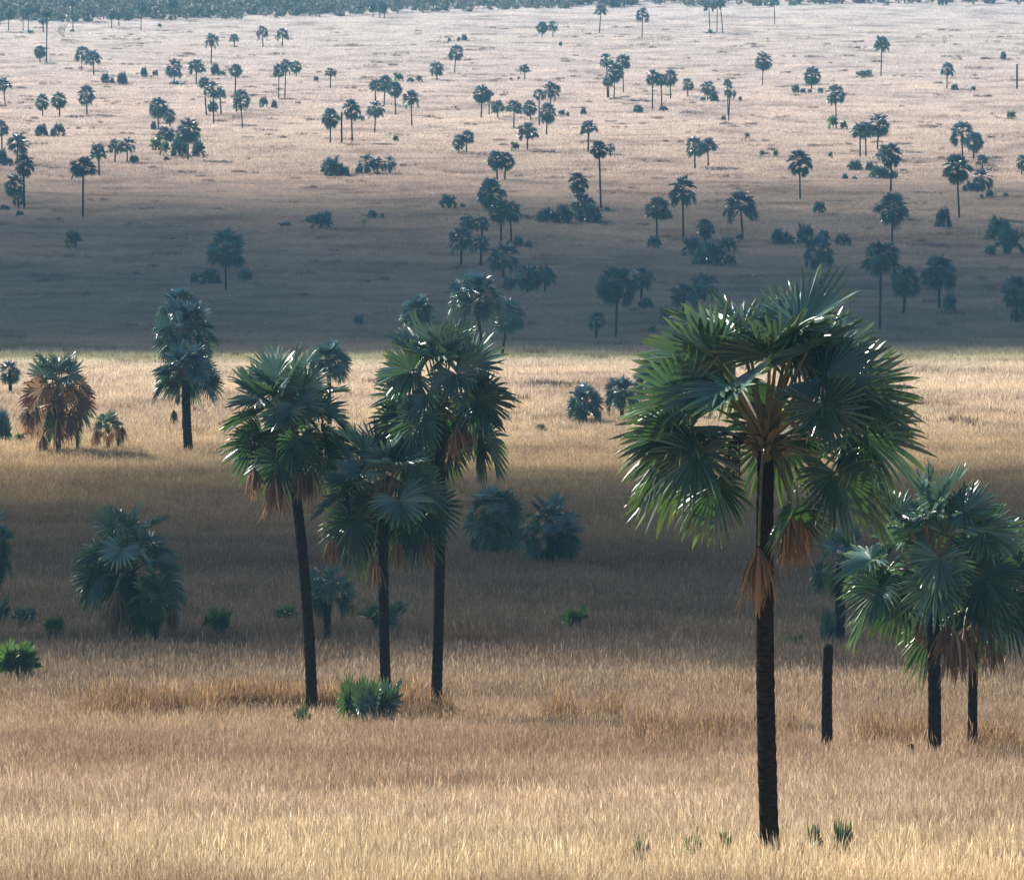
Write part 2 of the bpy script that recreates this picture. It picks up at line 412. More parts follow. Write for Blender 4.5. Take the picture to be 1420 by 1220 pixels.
def add_frond(mb, az, el, pet, Rb, nseg, r, age, mi=0, pm=1, pr=0.008, bend=None, roll=None, steps=2, start=None, A=2.6, grav=0.16, hub=None, pn=4, fold=None, cam_face=0.0):
    o = start if start is not None else Vector((0, 0, 0))
    dirv = Vector((math.cos(az) * math.cos(el), math.sin(az) * math.cos(el), math.sin(el)))
    if hub is None: hub = o + dirv * pet
    else:
        dirv = (hub - o).normalized(); el = math.asin(max(-1, min(1, dirv.z))); az = math.atan2(dirv.y, dirv.x); pet = (hub - o).length
    horiz = Vector((math.cos(az), math.sin(az), 0))
    mid = (o + hub) / 2 + UP * pet * 0.09 * math.cos(el)
    pts = [o, (o + mid) / 2 + UP * pet * .02, mid, (mid + hub) / 2 + UP * pet * .02, hub]
    mb.tube(pts, [pr * 1.7, pr * 1.3, pr, pr * .85, pr * .6], pn, pm, False, (age, 0, .5), 0.6)
    if bend is None:
        fb = abs(math.sin(az)) * cam_face
        bend = R(r.uniform(12, 50) * (1 - fb) + r.uniform(45, 82) * fb) if el < R(50) else R(r.uniform(8, 45) + 20 * fb)
    if roll is None and cam_face and el < R(55) and r.random() < .75:
        roll = -math.copysign(R(r.uniform(25, 70)), math.cos(az)) * (1 - abs(math.sin(az))) * (1 if math.sin(az) < .5 else .4) + r.gauss(0, R(14))
    e2 = el - bend
    d = horiz * math.cos(e2) + UP * math.sin(e2)
    n = -horiz * math.sin(e2) + UP * math.cos(e2)
    rl = r.gauss(0, R(30)) if roll is None else roll
    side = n.cross(d)
    n = n * math.cos(rl) + side * math.sin(rl)
    palm_leaf(mb, hub, d, n, Rb, nseg, r, age, mi, A=A, fold=r.uniform(.2, .5) if fold is None else fold, grav=grav, steps=steps)

def dry_frond_mesh(name, L, r, mat='leaf_brown', nseg=26, spread=0.42, hub=None):
    """a dead leaf: its stalk arches out from the growing point, the collapsed fan hangs from the end"""
    mb = MB()
    top = Vector((0, 0, -.03 * L)); hub = hub if hub is not None else Vector((.35 * L, 0, -.3 * L))
    q = Vector((hub.x * .7, hub.y * .7, max(hub.z * .35, hub.z + .25 * L)))
    mb.tube([top, (top + q) / 2 + UP * .04 * L, q, (q + hub) / 2 + (hub - top) * .06, hub], [.032 * L, .026 * L, .022 * L, .02 * L, .016 * L], 4, 1)
    for k in range(nseg):
        a = 2 * PI * k / nseg + r.uniform(-.2, .2); sp = spread * r.uniform(.15, 1.2)
        ln = L * r.uniform(.6, 1.08)
        out = Vector((math.cos(a) * sp, math.sin(a) * sp, -1)).normalized()
        w = L * .027
        t = Vector((-math.sin(a), math.cos(a), 0)) * w
        rad_ = Vector((math.cos(a), math.sin(a), 0))
        c0 = (r.random(), 0.1, r.random())
        pts = [hub + out * ln * .04, hub + out * ln * .35 + rad_ * .05 * L, hub + out * ln * .72 + rad_ * r.uniform(-.02, .05) * L]
        ws = [.3, 1.0, .75]
        prev = None
        for p, ww in zip(pts, ws):
            row = [mb.add(p - t * ww, c0), mb.add(p + rad_ * w * .7 * ww, c0), mb.add(p + t * ww, (c0[0], .5, c0[2]))]
            if prev: mb.face((prev[0], prev[1], row[1], row[0])); mb.face((prev[1], prev[2], row[2], row[1]))
            prev = row
        tip = mb.add(hub + out * ln + Vector((r.uniform(-.07, .07), r.uniform(-.07, .07), 0)) * L, (c0[0], 1, c0[2]))
        mb.face((prev[0], prev[1], tip)); mb.face((prev[1], prev[2], tip))
    return mb.mesh(name, [M[mat], M['petiole']])

def crown_mesh(name, seed, n, nseg, leafmat='leaf', elmax=82, elmin=-42, steps=2, pet=(.20, .29), Rb=(.20, .25), hubs=None, pr=.006, spread=1.0, brown=0.0, elpow=1.0, front=0.0):
    """unit crown (about 1 wide), origin at the growing point"""
    r = random.Random(seed); mb = MB()
    for i in range(n):
        t = (i + .5) / n
        el = R(elmax + (elmin - elmax) * t ** elpow) + r.gauss(0, R(7))
        az = i * 2.39996 + r.uniform(-.35, .35)
        if front and el < R(28) and math.sin(az) < .15 and r.random() < front: az = -az
        age = max(0, min(1, 1.05 - t + r.gauss(0, .12)))
        start = Vector((math.cos(az), math.sin(az), 0)) * .022 + UP * (.05 - .11 * t)
        mi = 2 if (brown and t > 1 - brown and r.random() < .8) else 0
        add_frond(mb, az, el, r.uniform(*pet) * spread, r.uniform(*Rb), nseg, r, age, mi, pr=pr, steps=steps, start=start, grav=.03 + .13 * t, cam_face=1.0 if front else .5)
    for h in (hubs or []):
        dx, dz, fr, rb, age = h[:5]; rb *= .93 if dx < 0 else .88
        Lh = .285
        q = Lh * Lh - dx * dx - dz * dz
        dy = -fr * math.sqrt(max(q, .003))
        add_frond(mb, 0, 0, 0, rb, nseg, r, age, 0, pr=pr, steps=steps, start=Vector((0, 0, -.02)), hub=Vector((dx, dy, dz)), grav=.05 + (.10 if dz < .05 else 0), cam_face=1.0)
    # short old leaf bases round the bud
    for k in range(16):
        a = k * 2.4; b = Vector((math.cos(a), math.sin(a), 0))
        p0 = b * .022 + UP * (-.075 + .006 * k)
        mb.tube([p0, p0 + b * .018 + UP * .03, p0 + b * .042 + UP * .042], [.014, .011, .006], 4, 1, True)
    me = mb.mesh(name, [M[leafmat], M['petiole'], M['leaf_brown']])
    v = np.array(mb.v); h = np.sqrt(v[:, 0] ** 2 + v[:, 1] ** 2)
    kx = .5 / np.percentile(h, 99.4); kz = .5 / np.percentile(v[:, 2], 99.85)
    me.transform(Matrix.Diagonal((kx, kx, kz, 1)))
    return me

def shrub_mesh(name, seed, n, nseg, leafmat, elmin=8, elmax=76, steps=1, tall=1.0, pet=(.18, .34), Rb=(.20, .27), pr=.008):
    """stemless young palm about 1 wide and .85 high, origin on the ground"""
    r = random.Random(seed); mb = MB()
    for i in range(n):
        t = (i + .5) / n
        el = R(elmax + (elmin - elmax) * t) + r.gauss(0, R(6)); az = i * 2.39996 + r.uniform(-.3, .3)
        add_frond(mb, az, el, r.uniform(*pet) * (1 - .5 * math.sin(max(el, 0)) ** 2), r.uniform(*Rb) * (1 - .15 * math.sin(max(el, 0))), nseg, r, 1 - t * .8, 0, pr=pr, steps=steps, start=Vector((math.cos(az) * .03, math.sin(az) * .03, 0.02 + .12 * t * (elmin < 20))), A=2.2, grav=.05, bend=R(r.uniform(0, 25)))
    me = mb.mesh(name, [M[leafmat], M['petiole']])
    v = np.array(mb.v); h = np.sqrt(v[:, 0] ** 2 + v[:, 1] ** 2)
    kx = .5 / np.percentile(h, 97); kz = 1 / np.percentile(v[:, 2], 99)
    me.transform(Matrix.Diagonal((kx, kx, kz, 1)))
    return me

def trunk_mesh(name, H, r0, r1, lean=(0, 0), seed=0, n=12, rings=None, flare=.35, cap=True, round_top=False):
    r = random.Random(seed); mb = MB()
    k = rings or max(8, int(H / .16))
    pts = []; rad = []
    ph = r.uniform(0, 6)
    for i in range(k + 1):
        t = i / k; z = -.25 + t * (H + .25)
        bow = math.sin(t * PI) * .012 * H
        pts.append(Vector((lean[0] * t ** 1.2 + bow * math.cos(ph), lean[1] * t + bow * math.sin(ph), z)))
        rr = r0 + (r1 - r0) * t + r0 * flare * math.exp(-t * H / .5)
        rad.append(rr * (1 + (.045 if i % 2 else -.03) + r.gauss(0, .015)))
    if round_top:
        for dz, f in ((.3, .9), (.5, .68), (.6, .35)):
            pts.append(pts[k] + Vector((r.gauss(0, .05) * r1, 0, dz * r1))); rad.append(r1 * f)
    mb.tube(pts, rad, n, 0, cap)
    return mb.mesh(name, [M['bark']], False)

def fruit_mesh(name, L, r):
    mb = MB()
    for s in range(6):
        a = r.uniform(-.7, .7); p = Vector((0, 0, 0)); pts = []
        for k in range(8):
            t = k / 7
            pts.append(Vector((math.cos(a) * L * .55 * math.sin(t * 1.9), math.sin(a) * L * .5 * math.sin(t * 1.7), L * (.12 * math.sin(t * 3) - t * t * .9 * r.uniform(.85, 1.1)))))
        mb.tube(pts, [.016 * L] * 8, 4, 0)
        for k in range(26):
            q = pts[r.randint(3, 7)] + Vector((r.gauss(0, .05), r.gauss(0, .05), r.gauss(0, .06))) * L
            s_ = L * .035
            ids = [mb.add(q + Vector(v) * s_) for v in ((1, 0, 0), (0, 1, 0), (-1, 0, 0), (0, -1, 0), (0, 0, 1), (0, 0, -1))]
            for i0 in range(4):
                i1 = (i0 + 1) % 4
                mb.face((ids[i0], ids[i1], ids[4])); mb.face((ids[i1], ids[i0], ids[5]))
    return mb.mesh(name, [M['fruit']])

# ------------------------------------------------------------------ mesh libraries for copies
r = random.Random(8)
FARC = [crown_mesh('crown', 100 + i, nL, 15, 'leaf_far', elmax=84, elmin=lo, steps=1, pr=.007, pet=(.20, .30), Rb=(.19, .235), elpow=ep)
        for i, (nL, lo, ep) in enumerate([(34, -55, 1.0), (28, -30, 1.0), (38, -62, 1.0), (27, -45, 1.1), (28, -15, .9), (38, -68, 1.1), (28, -38, .9)])]
MIDC = [crown_mesh('crown', 200 + i, nL, 26, 'leaf_far', elmax=84, elmin=lo, steps=1, pr=.007) for i, (nL, lo) in enumerate([(42, -38), (36, -25), (42, -45), (36, -20)])]
FARS = [shrub_mesh('young_palm', 300 + i, nL, 12, 'leaf_far', elmin=lo) for i, (nL, lo) in enumerate([(28, -22), (22, -8), (30, -28)])]
GRNS = [shrub_mesh('young_palm', 320 + i, nL, 12, 'leaf_green', elmin=lo) for i, (nL, lo) in enumerate([(24, -18), (20, -5)])]
NEARS = [shrub_mesh('young_palm', 340 + i, nL, 26, mt, elmin=lo, steps=2, pr=.006) for i, (nL, lo, mt) in enumerate([(20, 10, 'leaf'), (18, 10, 'leaf_green')])]
FART = [trunk_mesh('trunk', 1.0, 1.0, .72, lean=(0, 0), seed=i, n=6, rings=9, flare=.0) for i in range(3)]
DRYF = dry_frond_mesh('dry_frond', 1.0, random.Random(4), nseg=16, hub=Vector((.9, 0, -.7)))

def bare_mesh(seed, spread=.6, depth=5):
    r = random.Random(seed); mb = MB()
    def br(p, d, L, rad, k):
        q = p + d * L * .5 + Vector((r.gauss(0, .06), r.gauss(0, .06), 0)) * L
        e = q + d * L * .5
        mb.tube([p, q, e], [rad, rad * .8, rad * .6], 4, 0, False)
        if k == 0: return
        for _ in range(r.choice((2, 3))):
            dd = (d + Vector((r.gauss(0, spread), r.gauss(0, spread), r.uniform(0, .5)))).normalized()
            br(e, dd, L * r.uniform(.6, .8), rad * .62, k - 1)
    for _ in range(3):
        br(Vector((0, 0, -.02)), Vector((r.gauss(0, .4), r.gauss(0, .4), 1)).normalized(), .28, .02, depth - 1)
    return mb.mesh('bare_tree', [M['wood']])
BARE = [bare_mesh(1), bare_mesh(6, .8, 5)]

def rock_mesh(seed):
    import bmesh
    bm = bmesh.new(); bmesh.ops.create_icosphere(bm, subdivisions=3, radius=.5)
    r = random.Random(seed)
    ds = [(Vector((r.gauss(0, 1), r.gauss(0, 1), r.gauss(0, 1))).normalized(), r.uniform(.3, .45)) for _ in range(12)]
    for v in bm.verts:
        for d, h in ds:
            x = v.co.dot(d)
            if x > h: v.co -= d * (x - h)
        v.co.z = max(v.co.z, -.3)
    me = bpy.data.meshes.new('boulder'); bm.to_mesh(me); bm.free(); me.materials.append(M['rock'])
    return me

# ------------------------------------------------------------------ placing things
def T(region):
    ox, oy, k = {1: (0, 0, 2.958), 2: (470, 0, 2.958), 3: (940, 0, 2.958), 4: (560, 220, 3.227), 5: (980, 220, 3.227), 6: (0, 280, 3.227), 0: (0, 0, 1)}[region]
    return lambda x, y: (ox + x / k, oy + y / k), k
def ordn(i, n, noun):
    if n == 1: return None
    if n == 2: return ('left one', 'right one')[i]
    o = ['leftmost', 'second from left', 'third from left', 'fourth from left', 'fifth from left', 'sixth from left', 'seventh from left']
    if i == n - 1: return 'rightmost of ' + NUM[n]
    return (o[i] if i < 7 else 'eighth from left') + ' of ' + NUM[n]
NUM = ['', 'one', 'two', 'three', 'four', 'five', 'six', 'seven', 'eight', 'nine', 'ten']

def far_palm(cx, top, base, w, k=None, bx=None, dead=0, loc_only=None):
    """palm from its measured outline: crown centre x, top y, foot y, crown width (photo pixels)"""
    bx = cx if bx is None else bx
    p, s = hit(bx, base); base += .35 * s; p, s = hit(bx, base)
    W = w / s * 1.06; H = (base - top) / s
    hc = max(H - .47 * W, .25 * W)                                # height of the growing point
    root = link('palm_tree', None, loc=p, rot=(rng.gauss(0, .03), rng.gauss(0, .035), 0))
    az = rng.uniform(0, 2 * PI)
    tr = link('trunk', rng.choice(FART), root, (0, 0, -.2), (0, math.atan2((cx - bx) / s, hc), 0), (.23 * rng.uniform(.85, 1.15), .23, hc + .2))
    lib = MIDC if s > 8.5 and w > 35 else FARC
    me = lib[(k if k is not None else rng.randrange(99)) % len(lib)]
    cr = link('crown', me, root, ((cx - bx) / s, 0, hc), (0, 0, az), (W * rng.uniform(.93, 1.05), W * rng.uniform(.93, 1.05), W * rng.uniform(.9, 1.1)))
    for q in range(dead):
        a = rng.uniform(-2.6, -.5)
        link('dry_frond', DRYF, root, ((cx - bx) / s, 0, hc), (0, 0, a), (W * .22,) * 3)
    return root, H
def far_shrub(cx, cy, w, h, green=False, name='young_palm'):
    p, s = hit(cx, cy + h / 2); h += .5 * s; cy += .25 * s; p, s = hit(cx, cy + h / 2)
    lib = (GRNS if green else (NEARS[:1] if w > 30 and s > 15 else FARS))
    if green and s > 15: lib = NEARS[1:]
    W = w / s; Hh = h / s
    o = link(name, rng.choice(lib), None, p, (0, 0, rng.uniform(0, 6.28)), (W, W, max(Hh, .3 * W)))
    return o

used = {}
def put(region, phrase, palms=(), shrubs=(), group='palms scattered over the far plain', sgroup='young palms dotted over the plain', greens=(), bare=()):
    tr, k = T(region)
    items = []
    for t in palms:
        (x, y0), (_, y1) = tr(t[0], t[1]), tr(t[0], t[2])
        opt = t[4] if len(t) > 4 else {}
        if 'bx' in opt: opt = dict(opt, bx=tr(opt['bx'], 0)[0])
        o, H = far_palm(x, y0, y1, t[3] / k, **opt)
        items.append((x, o, 'tall slim' if H > 11 else ('mid height' if H > 7 else 'short'), 'palm'))
    sh = []
    for lst, g in ((shrubs, False), (greens, True)):
        for t in lst:
            x, y = tr(t[0], t[1])
            o = far_shrub(x, y, t[2] / k, t[3] / k, g)
            sh.append((x, o, 'low bright green' if g else ('wide' if t[2] > 1.6 * t[3] else 'rounded'), 'young palm'))
    br = []
    for t in bare:
        x, y = tr(t[0], t[1])
        p, s = hit(x, y + t[3] / k / 2)
        o = link('bare_shrub', BARE[int(t[0]) % 2], None, p, (0, 0, rng.uniform(0, 6)), (t[2] / k / s / .9, t[2] / k / s / .9, t[3] / k / s / .85))
        br.append((x, o, 'leafless', 'shrub'))
    for lst, cat, g, noun in ((items, 'palm tree', group, 'palms'), (sh, 'young palm', sgroup, 'young palms'), (br, 'bare shrub', None, 'shrubs')):
        lst.sort(key=lambda q: q[0])
        for i, (x, o, look, kd) in enumerate(lst):
            od = ordn(i, len(lst), noun)
            lab = f'{look} {kd}, {od}, {phrase}' if od else f'{look} {kd} {phrase}'
            if not 4 <= len(lab.split()) <= 16: print('BADLABEL', len(lab.split()), lab)
            if lab in used: print('DUPLABEL', lab)
            used[lab] = 1
            tag(o, lab, cat, g)

put(1, 'by the wood in the top left corner', [(35, 30, 125, 45), (95, 35, 125, 32), (116, 35, 125, 32), (178, 65, 135, 42), (190, 28, 256, 50)], [(125, 130, 32, 11)])
put(1, 'left of the tall one in the top left', [(164, 188, 258, 52)])
put(1, 'beside the leafless tree at the far wood, left', [(300, 0, 130, 28)], [(295, 125, 20, 8)])
put(1, 'before the wood at top, left of centre', [(458, 33, 118, 46), (488, 52, 108, 22), (578, 8, 125, 46), (698, -3, 82, 40), (719, 0, 82, 34)], [(655, 104, 18, 14)])
put(1, 'as a lone palm over a shrub, upper left', [(866, 140, 266, 62)], [(882, 283, 38, 44), (912, 300, 35, 15)])
put(1, 'small and alone in the upper left field', [(962, 138, 192, 46)])
put(1, 'side by side near the top, left of centre', [(1079, 108, 192, 52), (1159, 115, 192, 58)])
put(1, 'touching crowns in the upper left field', [(335, 193, 287, 60), (385, 210, 306, 72)], [(432, 320, 36, 36), (460, 331, 22, 18), (500, 320, 46, 46)])
put(1, 'in the upper left row, crowns level', [(715, 248, 340, 72), (805, 245, 342, 74)], [(591, 295, 28, 36), (636, 300, 26, 22), (722, 338, 55, 10)])
put(1, 'just right of the upper left row', [(965, 263, 382, 56)])
put(1, 'in the trio left of top centre', [(1143, 265, 400, 56), (1168, 245, 402, 60), (1215, 250, 312, 50)])
put(1, 'alone between the trio and the central cluster', [(1355, 278, 363, 50)], [(1297, 322, 22, 20)], bare=[(1310, 357, 14, 10)])
put(1, 'at left edge in the upper field', [(22, 320, 436, 76)])
put(1, 'in the row of the upper left field', [(175, 388, 474, 62), (245, 378, 476, 68), (357, 353, 468, 80)])
put(1, 'in the tight upper left cluster', [(848, 316, 472, 62), (877, 332, 505, 78), (907, 358, 467, 54), (970, 385, 458, 32), (995, 373, 525, 78)], [(872, 435, 42, 42), (1080, 417, 36, 40), (1126, 425, 28, 30)])
put(1, 'next to the dead trunk, left of centre', [(1355, 448, 585, 80)])
put(1, 'in the shrub pair at the left', [], [(170, 532, 56, 42), (216, 543, 24, 28), (243, 530, 50, 46)])
put(1, 'above the bushy thicket, left part', [(650, 402, 530, 80), (697, 448, 522, 58)], [(629, 513, 26, 28)])
put(1, 'in the bushy thicket, left part', [(685, 520, 622, 82), (770, 487, 655, 100)], [(735, 600, 76, 68), (815, 607, 52, 56), (682, 648, 26, 12)], greens=[(640, 590, 56, 46), (678, 605, 46, 52)])
put(1, 'in the stack at the left edge', [(8, 497, 622, 66), (70, 550, 672, 92), (100, 633, 858, 90), (60, 716, 832, 90), (76, 790, 858, 56)], [(8, 642, 48, 62), (38, 660, 32, 20), (20, 850, 46, 18), (82, 873, 36, 16)])
put(1, 'with long trunk, alone left, above the shadow', [(340, 642, 892, 114)])
put(1, 'in the row right of the lone left palm', [(408, 590, 718, 82), (472, 573, 662, 62), (522, 562, 660, 74)], [(549, 651, 42, 26)])
put(1, 'on the shadow edge, left of centre', [], [(1365, 682, 86, 78), (1410, 703, 52, 36), (1318, 902, 92, 62), (1168, 918, 58, 14)])
put(2, 'at the wood edge near top centre', [(140, 8, 70, 36), (168, 8, 75, 38), (187, 14, 75, 32)])
put(2, 'at the top, right of centre', [(1068, 18, 136, 60), (1243, 35, 160, 56)])
put(2, 'touching crowns near the top centre', [(833, 88, 157, 54), (878, 88, 152, 44)])
put(2, 'as a speck in the upper centre', [], [(908, 180, 16, 15), (452, 162, 15, 12), (492, 160, 15, 14), (514, 155, 26, 22)])
put(2, 'standing apart in the upper centre', [(474, 187, 298, 64), (402, 254, 328, 62)])
put(2, 'small and alone, upper centre', [(762, 265, 328, 46)], [(707, 323, 13, 9), (738, 320, 13, 11)])
put(2, 'above the central cluster', [], [(295, 326, 30, 13), (330, 321, 26, 22)], greens=[(245, 315, 42, 32)])
put(2, 'in the central cluster', [(150, 328, 420, 62), (185, 312, 430, 62), (233, 332, 468, 72), (299, 373, 515, 74)])
put(2, 'right of the dead trunk, near centre', [(55, 410, 580, 80), (147, 413, 543, 78)], [(92, 482, 32, 16)])
put(2, 'starting the centre row, loose crowned', [(584, 348, 480, 76), (616, 368, 470, 46)])
put(2, 'in the long centre row', [(652, 415, 487, 62), (717, 412, 528, 72), (788, 410, 495, 66), (822, 365, 515, 50), (862, 340, 500, 74), (851, 428, 550, 78)], [(912, 462, 30, 20), (937, 468, 19, 14), (1003, 455, 27, 20)])
put(2, 'in the four-crowned bunch, right of centre', [(1102, 220, 400, 62), (1128, 262, 404, 74), (1167, 224, 380, 66), (1107, 305, 402, 52)])
put(2, 'in the trio right of the bunch', [(1286, 288, 450, 64), (1325, 302, 446, 54), (1360, 290, 402, 64)], [(1228, 444, 44, 24), (1330, 442, 40, 14)])
put(2, 'in the close pair at mid field centre', [(523, 533, 622, 62), (491, 555, 622, 56)])
put(2, 'round crowned, beside a green shrub, centre', [(773, 502, 612, 92)], greens=[(722, 597, 38, 30)])
put(2, 'alone on the pale field, left centre', greens=[(232, 567, 25, 22)])
put(2, 'with glinting crown, right of centre', [(1022, 495, 620, 74)])
put(2, 'with the longest thin trunk, centre right', [(1075, 577, 858, 78), (1113, 588, 640, 42)], [(1100, 856, 30, 14)])
put(2, 'forked pair just above the shadow, centre', [(650, 620, 735, 78), (680, 622, 735, 76)])
put(2, 'in the bushy row above the shadow', [(115, 635, 710, 80), (158, 646, 708, 62), (208, 643, 708, 60)], [(80, 697, 32, 26)])
put(4, 'in the shaded field, left of centre', [], [(198, 190, 82, 56), (265, 208, 30, 16)])
put(2, 'small, in the shade near centre', [], [(138, 877, 42, 26), (176, 883, 23, 14)], bare=[(97, 912, 50, 50)])
put(3, 'slender trunks at the top, right', [(132, 5, 136, 46), (160, 5, 133, 36), (185, -2, 139, 44)], [(134, 130, 22, 16)])
put(3, 'cut by the top edge, right side', [(397, -8, 102, 48)])
put(3, 'large crown, upper right field', [(833, 152, 313, 76)], [(762, 303, 76, 28)])
put(3, 'alone in the upper right, bare field around', [(347, 213, 346, 74)])
put(3, 'over low shrubs, upper right', [(548, 276, 361, 70)], [(485, 362, 32, 30), (512, 372, 26, 17), (541, 372, 19, 14), (585, 370, 25, 18)])
put(3, 'near the far right dead trunk', [(1103, 257, 363, 62)], [(1135, 356, 32, 20), (1213, 361, 20, 12), (1336, 227, 25, 28)])
put(3, 'faint in the upper right field', bare=[(601, 183, 24, 32), (752, 195, 46, 28), (1090, 168, 40, 36)])
put(3, 'in the small right row', [(41, 321, 396, 54), (122, 332, 410, 68), (206, 325, 470, 38), (208, 350, 495, 56)], [(148, 395, 40, 36), (103, 405, 23, 15), (255, 403, 17, 13), (188, 482, 23, 15)])
put(3, 'with drooping skirt, right field', [(650, 348, 526, 86)], greens=[(637, 500, 46, 50), (680, 512, 36, 28)])
put(3, 'broad glinting crown in the right field', [(748, 502, 642, 88), (818, 465, 612, 94), (772, 500, 640, 76)])
put(3, 'above the green thicket at right', [(873, 592, 790, 90), (850, 592, 700, 70)])
put(3, 'in the low thicket at right', [], [(727, 676, 64, 32), (787, 680, 38, 36), (828, 705, 92, 46), (885, 715, 32, 28), (685, 722, 26, 18), (725, 728, 22, 10)])
put(3, 'lone with dark layered crown, right', [(502, 615, 820, 108)])
put(3, 'joined low crowns, right of centre', [(70, 565, 685, 80), (125, 565, 683, 82)])
put(3, 'tiny on the bare field, right', greens=[(346, 627, 23, 21), (400, 627, 23, 21), (284, 553, 23, 17), (626, 632, 21, 17), (1367, 471, 44, 30)], bare=[(1088, 545, 24, 28)])
put(3, 'in the big cluster near right edge', [(1168, 503, 640, 98), (1212, 545, 650, 78), (1250, 632, 692, 58), (1155, 632, 892, 128), (1250, 695, 787, 92)], [(1205, 765, 74, 42), (1280, 793, 34, 25), (1245, 803, 19, 14), (1345, 797, 22, 12)])
put(3, 'cut by the right edge, above shadow', [(1410, 640, 715, 54)])
G2 = 'palms standing in the shaded middle plain'; S2 = 'young palms in the shaded middle plain'
K2 = dict(group=G2, sgroup=S2)
put(4, 'topmost in the shaded centre cluster', [(390, 92, 250, 138)], **K2)
put(4, 'under the topmost, shaded centre cluster', [(436, 185, 370, 108), (482, 190, 375, 104)], [(513, 367, 50, 40), (556, 380, 38, 22)], **K2)
put(4, 'low in the shaded centre cluster', [(288, 250, 345, 78), (350, 258, 348, 72), (257, 305, 478, 132), (345, 345, 482, 78), (445, 372, 535, 152)], **K2)
put(4, 'bushy and joined below the centre cluster', [(555, 468, 600, 122), (632, 480, 600, 112)], [(475, 560, 66, 58)], **K2)
put(4, 'rising from the shaded shrub mass', [(780, 62, 225, 96), (800, 155, 272, 125)], [(645, 253, 98, 56), (718, 247, 88, 72), (830, 240, 108, 84)], **K2)
put(4, 'in the shaded pair, right centre', [(1122, 168, 350, 118, {'bx': 1134}), (1250, 88, 355, 132)], [(1175, 248, 52, 36), (1118, 372, 62, 56)], **K2)
put(4, 'over the dark shrub mound, right centre', [(1348, 270, 370, 88)], [(1292, 392, 98, 84), (1372, 422, 142, 98)], **K2)
put(4, 'broad, left of the great front palm', [(948, 480, 797, 188), (1062, 485, 640, 108)], [(1080, 645, 72, 46)], **K2)
put(4, 'small, in shadow above the lit strip', [(862, 685, 805, 84)], bare=[(212, 602, 56, 110)], **K2)
put(4, 'just behind the great front crown', [(1250, 555, 705, 135), (1345, 512, 640, 128)], [(1172, 695, 62, 62), (1110, 762, 38, 30)], **K2)
put(5, 'dense round, shaded, above the great crown', [(162, 145, 358, 152)], [(145, 348, 36, 20), (503, 217, 60, 50)], **K2)
put(5, 'dense and dark in the right shade', [(830, 150, 376, 158)], [(1058, 262, 74, 82)], **K2)
put(5, 'in the shaded shrub row, right', [], [(315, 345, 58, 62), (357, 355, 76, 44), (443, 332, 80, 78), (432, 362, 52, 30), (525, 340, 62, 42), (612, 360, 72, 48)], **K2)
put(5, 'rising right behind the great crown', [(508, 350, 566, 152)], [(95, 382, 80, 64), (103, 450, 60, 42)], **K2)
put(5, 'in the shaded right trio', [(775, 370, 764, 172), (880, 480, 698, 142), (1040, 438, 670, 158)], [(1090, 640, 62, 78)], **K2)
put(5, 'in shade at the right edge', [(1385, 522, 732, 152)], [(1310, 310, 128, 92), (1357, 367, 128, 112), (1272, 407, 48, 36), (1380, 695, 44, 48), (1425, 675, 50, 90)], **K2)
put(6, 'alone in the left shadow, dead leaves below', [(1012, 130, 394, 178, {'dead': 2})], [(870, 337, 40, 40), (940, 330, 102, 62), (1100, 322, 62, 50)], **K2)
put(6, 'solitary in the left shaded field', greens=[(328, 165, 82, 76)], **K2)
put(0, 'as a dark dot in the shade', [], [(497, 443, 15, 13), (435, 303, 20, 9)], **K2)

G3 = 'palms along the sunlit strip'
K3 = dict(group=G3, sgroup='young palms along the sunlit strip')
put(0, 'behind the left standing palm, stacked above', [(246, 397, 560, 66), (255, 420, 600, 90)], **K3)
put(0, 'peeping above the near left crown', [(457, 473, 590, 62)], **K3)
put(0, 'peeping left above the near middle crown', [(583, 411, 560, 50)], **K3)
put(0, 'silvery glinting, behind the near middle crown', [(666, 376, 525, 84, {'bx': 674}), (704, 413, 494, 50, {'bx': 695})], **K3)
put(0, 'on the sunlit strip, centre', [(811, 535, 583, 54), (863, 525, 580, 50)], [(749, 591, 18, 6)], greens=[(806, 574, 22, 12)], **K3)
put(0, 'half hidden by the great crown, left', [(908, 498, 575, 62)], **K3)
put(0, 'at left edge on the sunlit strip', [(15, 500, 546, 32)], [(2, 590, 26, 42)], greens=[(28, 605, 16, 10)], **K3)

# snags, bare tree, boulders
def snag(cx, top, base, wpx, label, lean=0.0):
    p, s = hit(cx, base); base += .3 * s; p, s = hit(cx, base); H = (base - top) / s
    me = trunk_mesh('dead_palm_trunk', H, wpx / s / 2, wpx / s / 2 * .9, (lean, 0), int(cx), 12, None, .1, True, True)
    o = link('dead_palm_trunk', me, None, p)
    tag(o, label, 'dead trunk')
    return o
snag(1402 / 2.958, 462 / 2.958, 585 / 2.958, 2.6, 'crownless dark palm trunk standing in the upper left field')
snag(940 + 1391 / 2.958, 265 / 2.958, 366 / 2.958, 2.6, 'crownless dark palm trunk by the upper right edge')
snag(1148, 896, 1040, 15.5, 'thick black topless palm trunk right of the great palm')
snag(1262, 1034, 1046, 12, 'small black stump in grass beside the near right palm')
p, s = hit(257 / 2.958, 153 / 2.958)
tag(link('bare_tree', bare_mesh(9, .7, 6), None, p, (0, -.35, 0), (8, 8, 58 / 2.958 / s / .9)), 'leafless grey tree forking in front of the far wood', 'bare tree')
p, s = hit(886, 882)
tag(link('boulder', rock_mesh(3), None, p + Vector((0, 0, .15)), (0, 0, 1), (.6, .5, .75)), 'dark boulder in brown grass left of the great trunk', 'boulder')

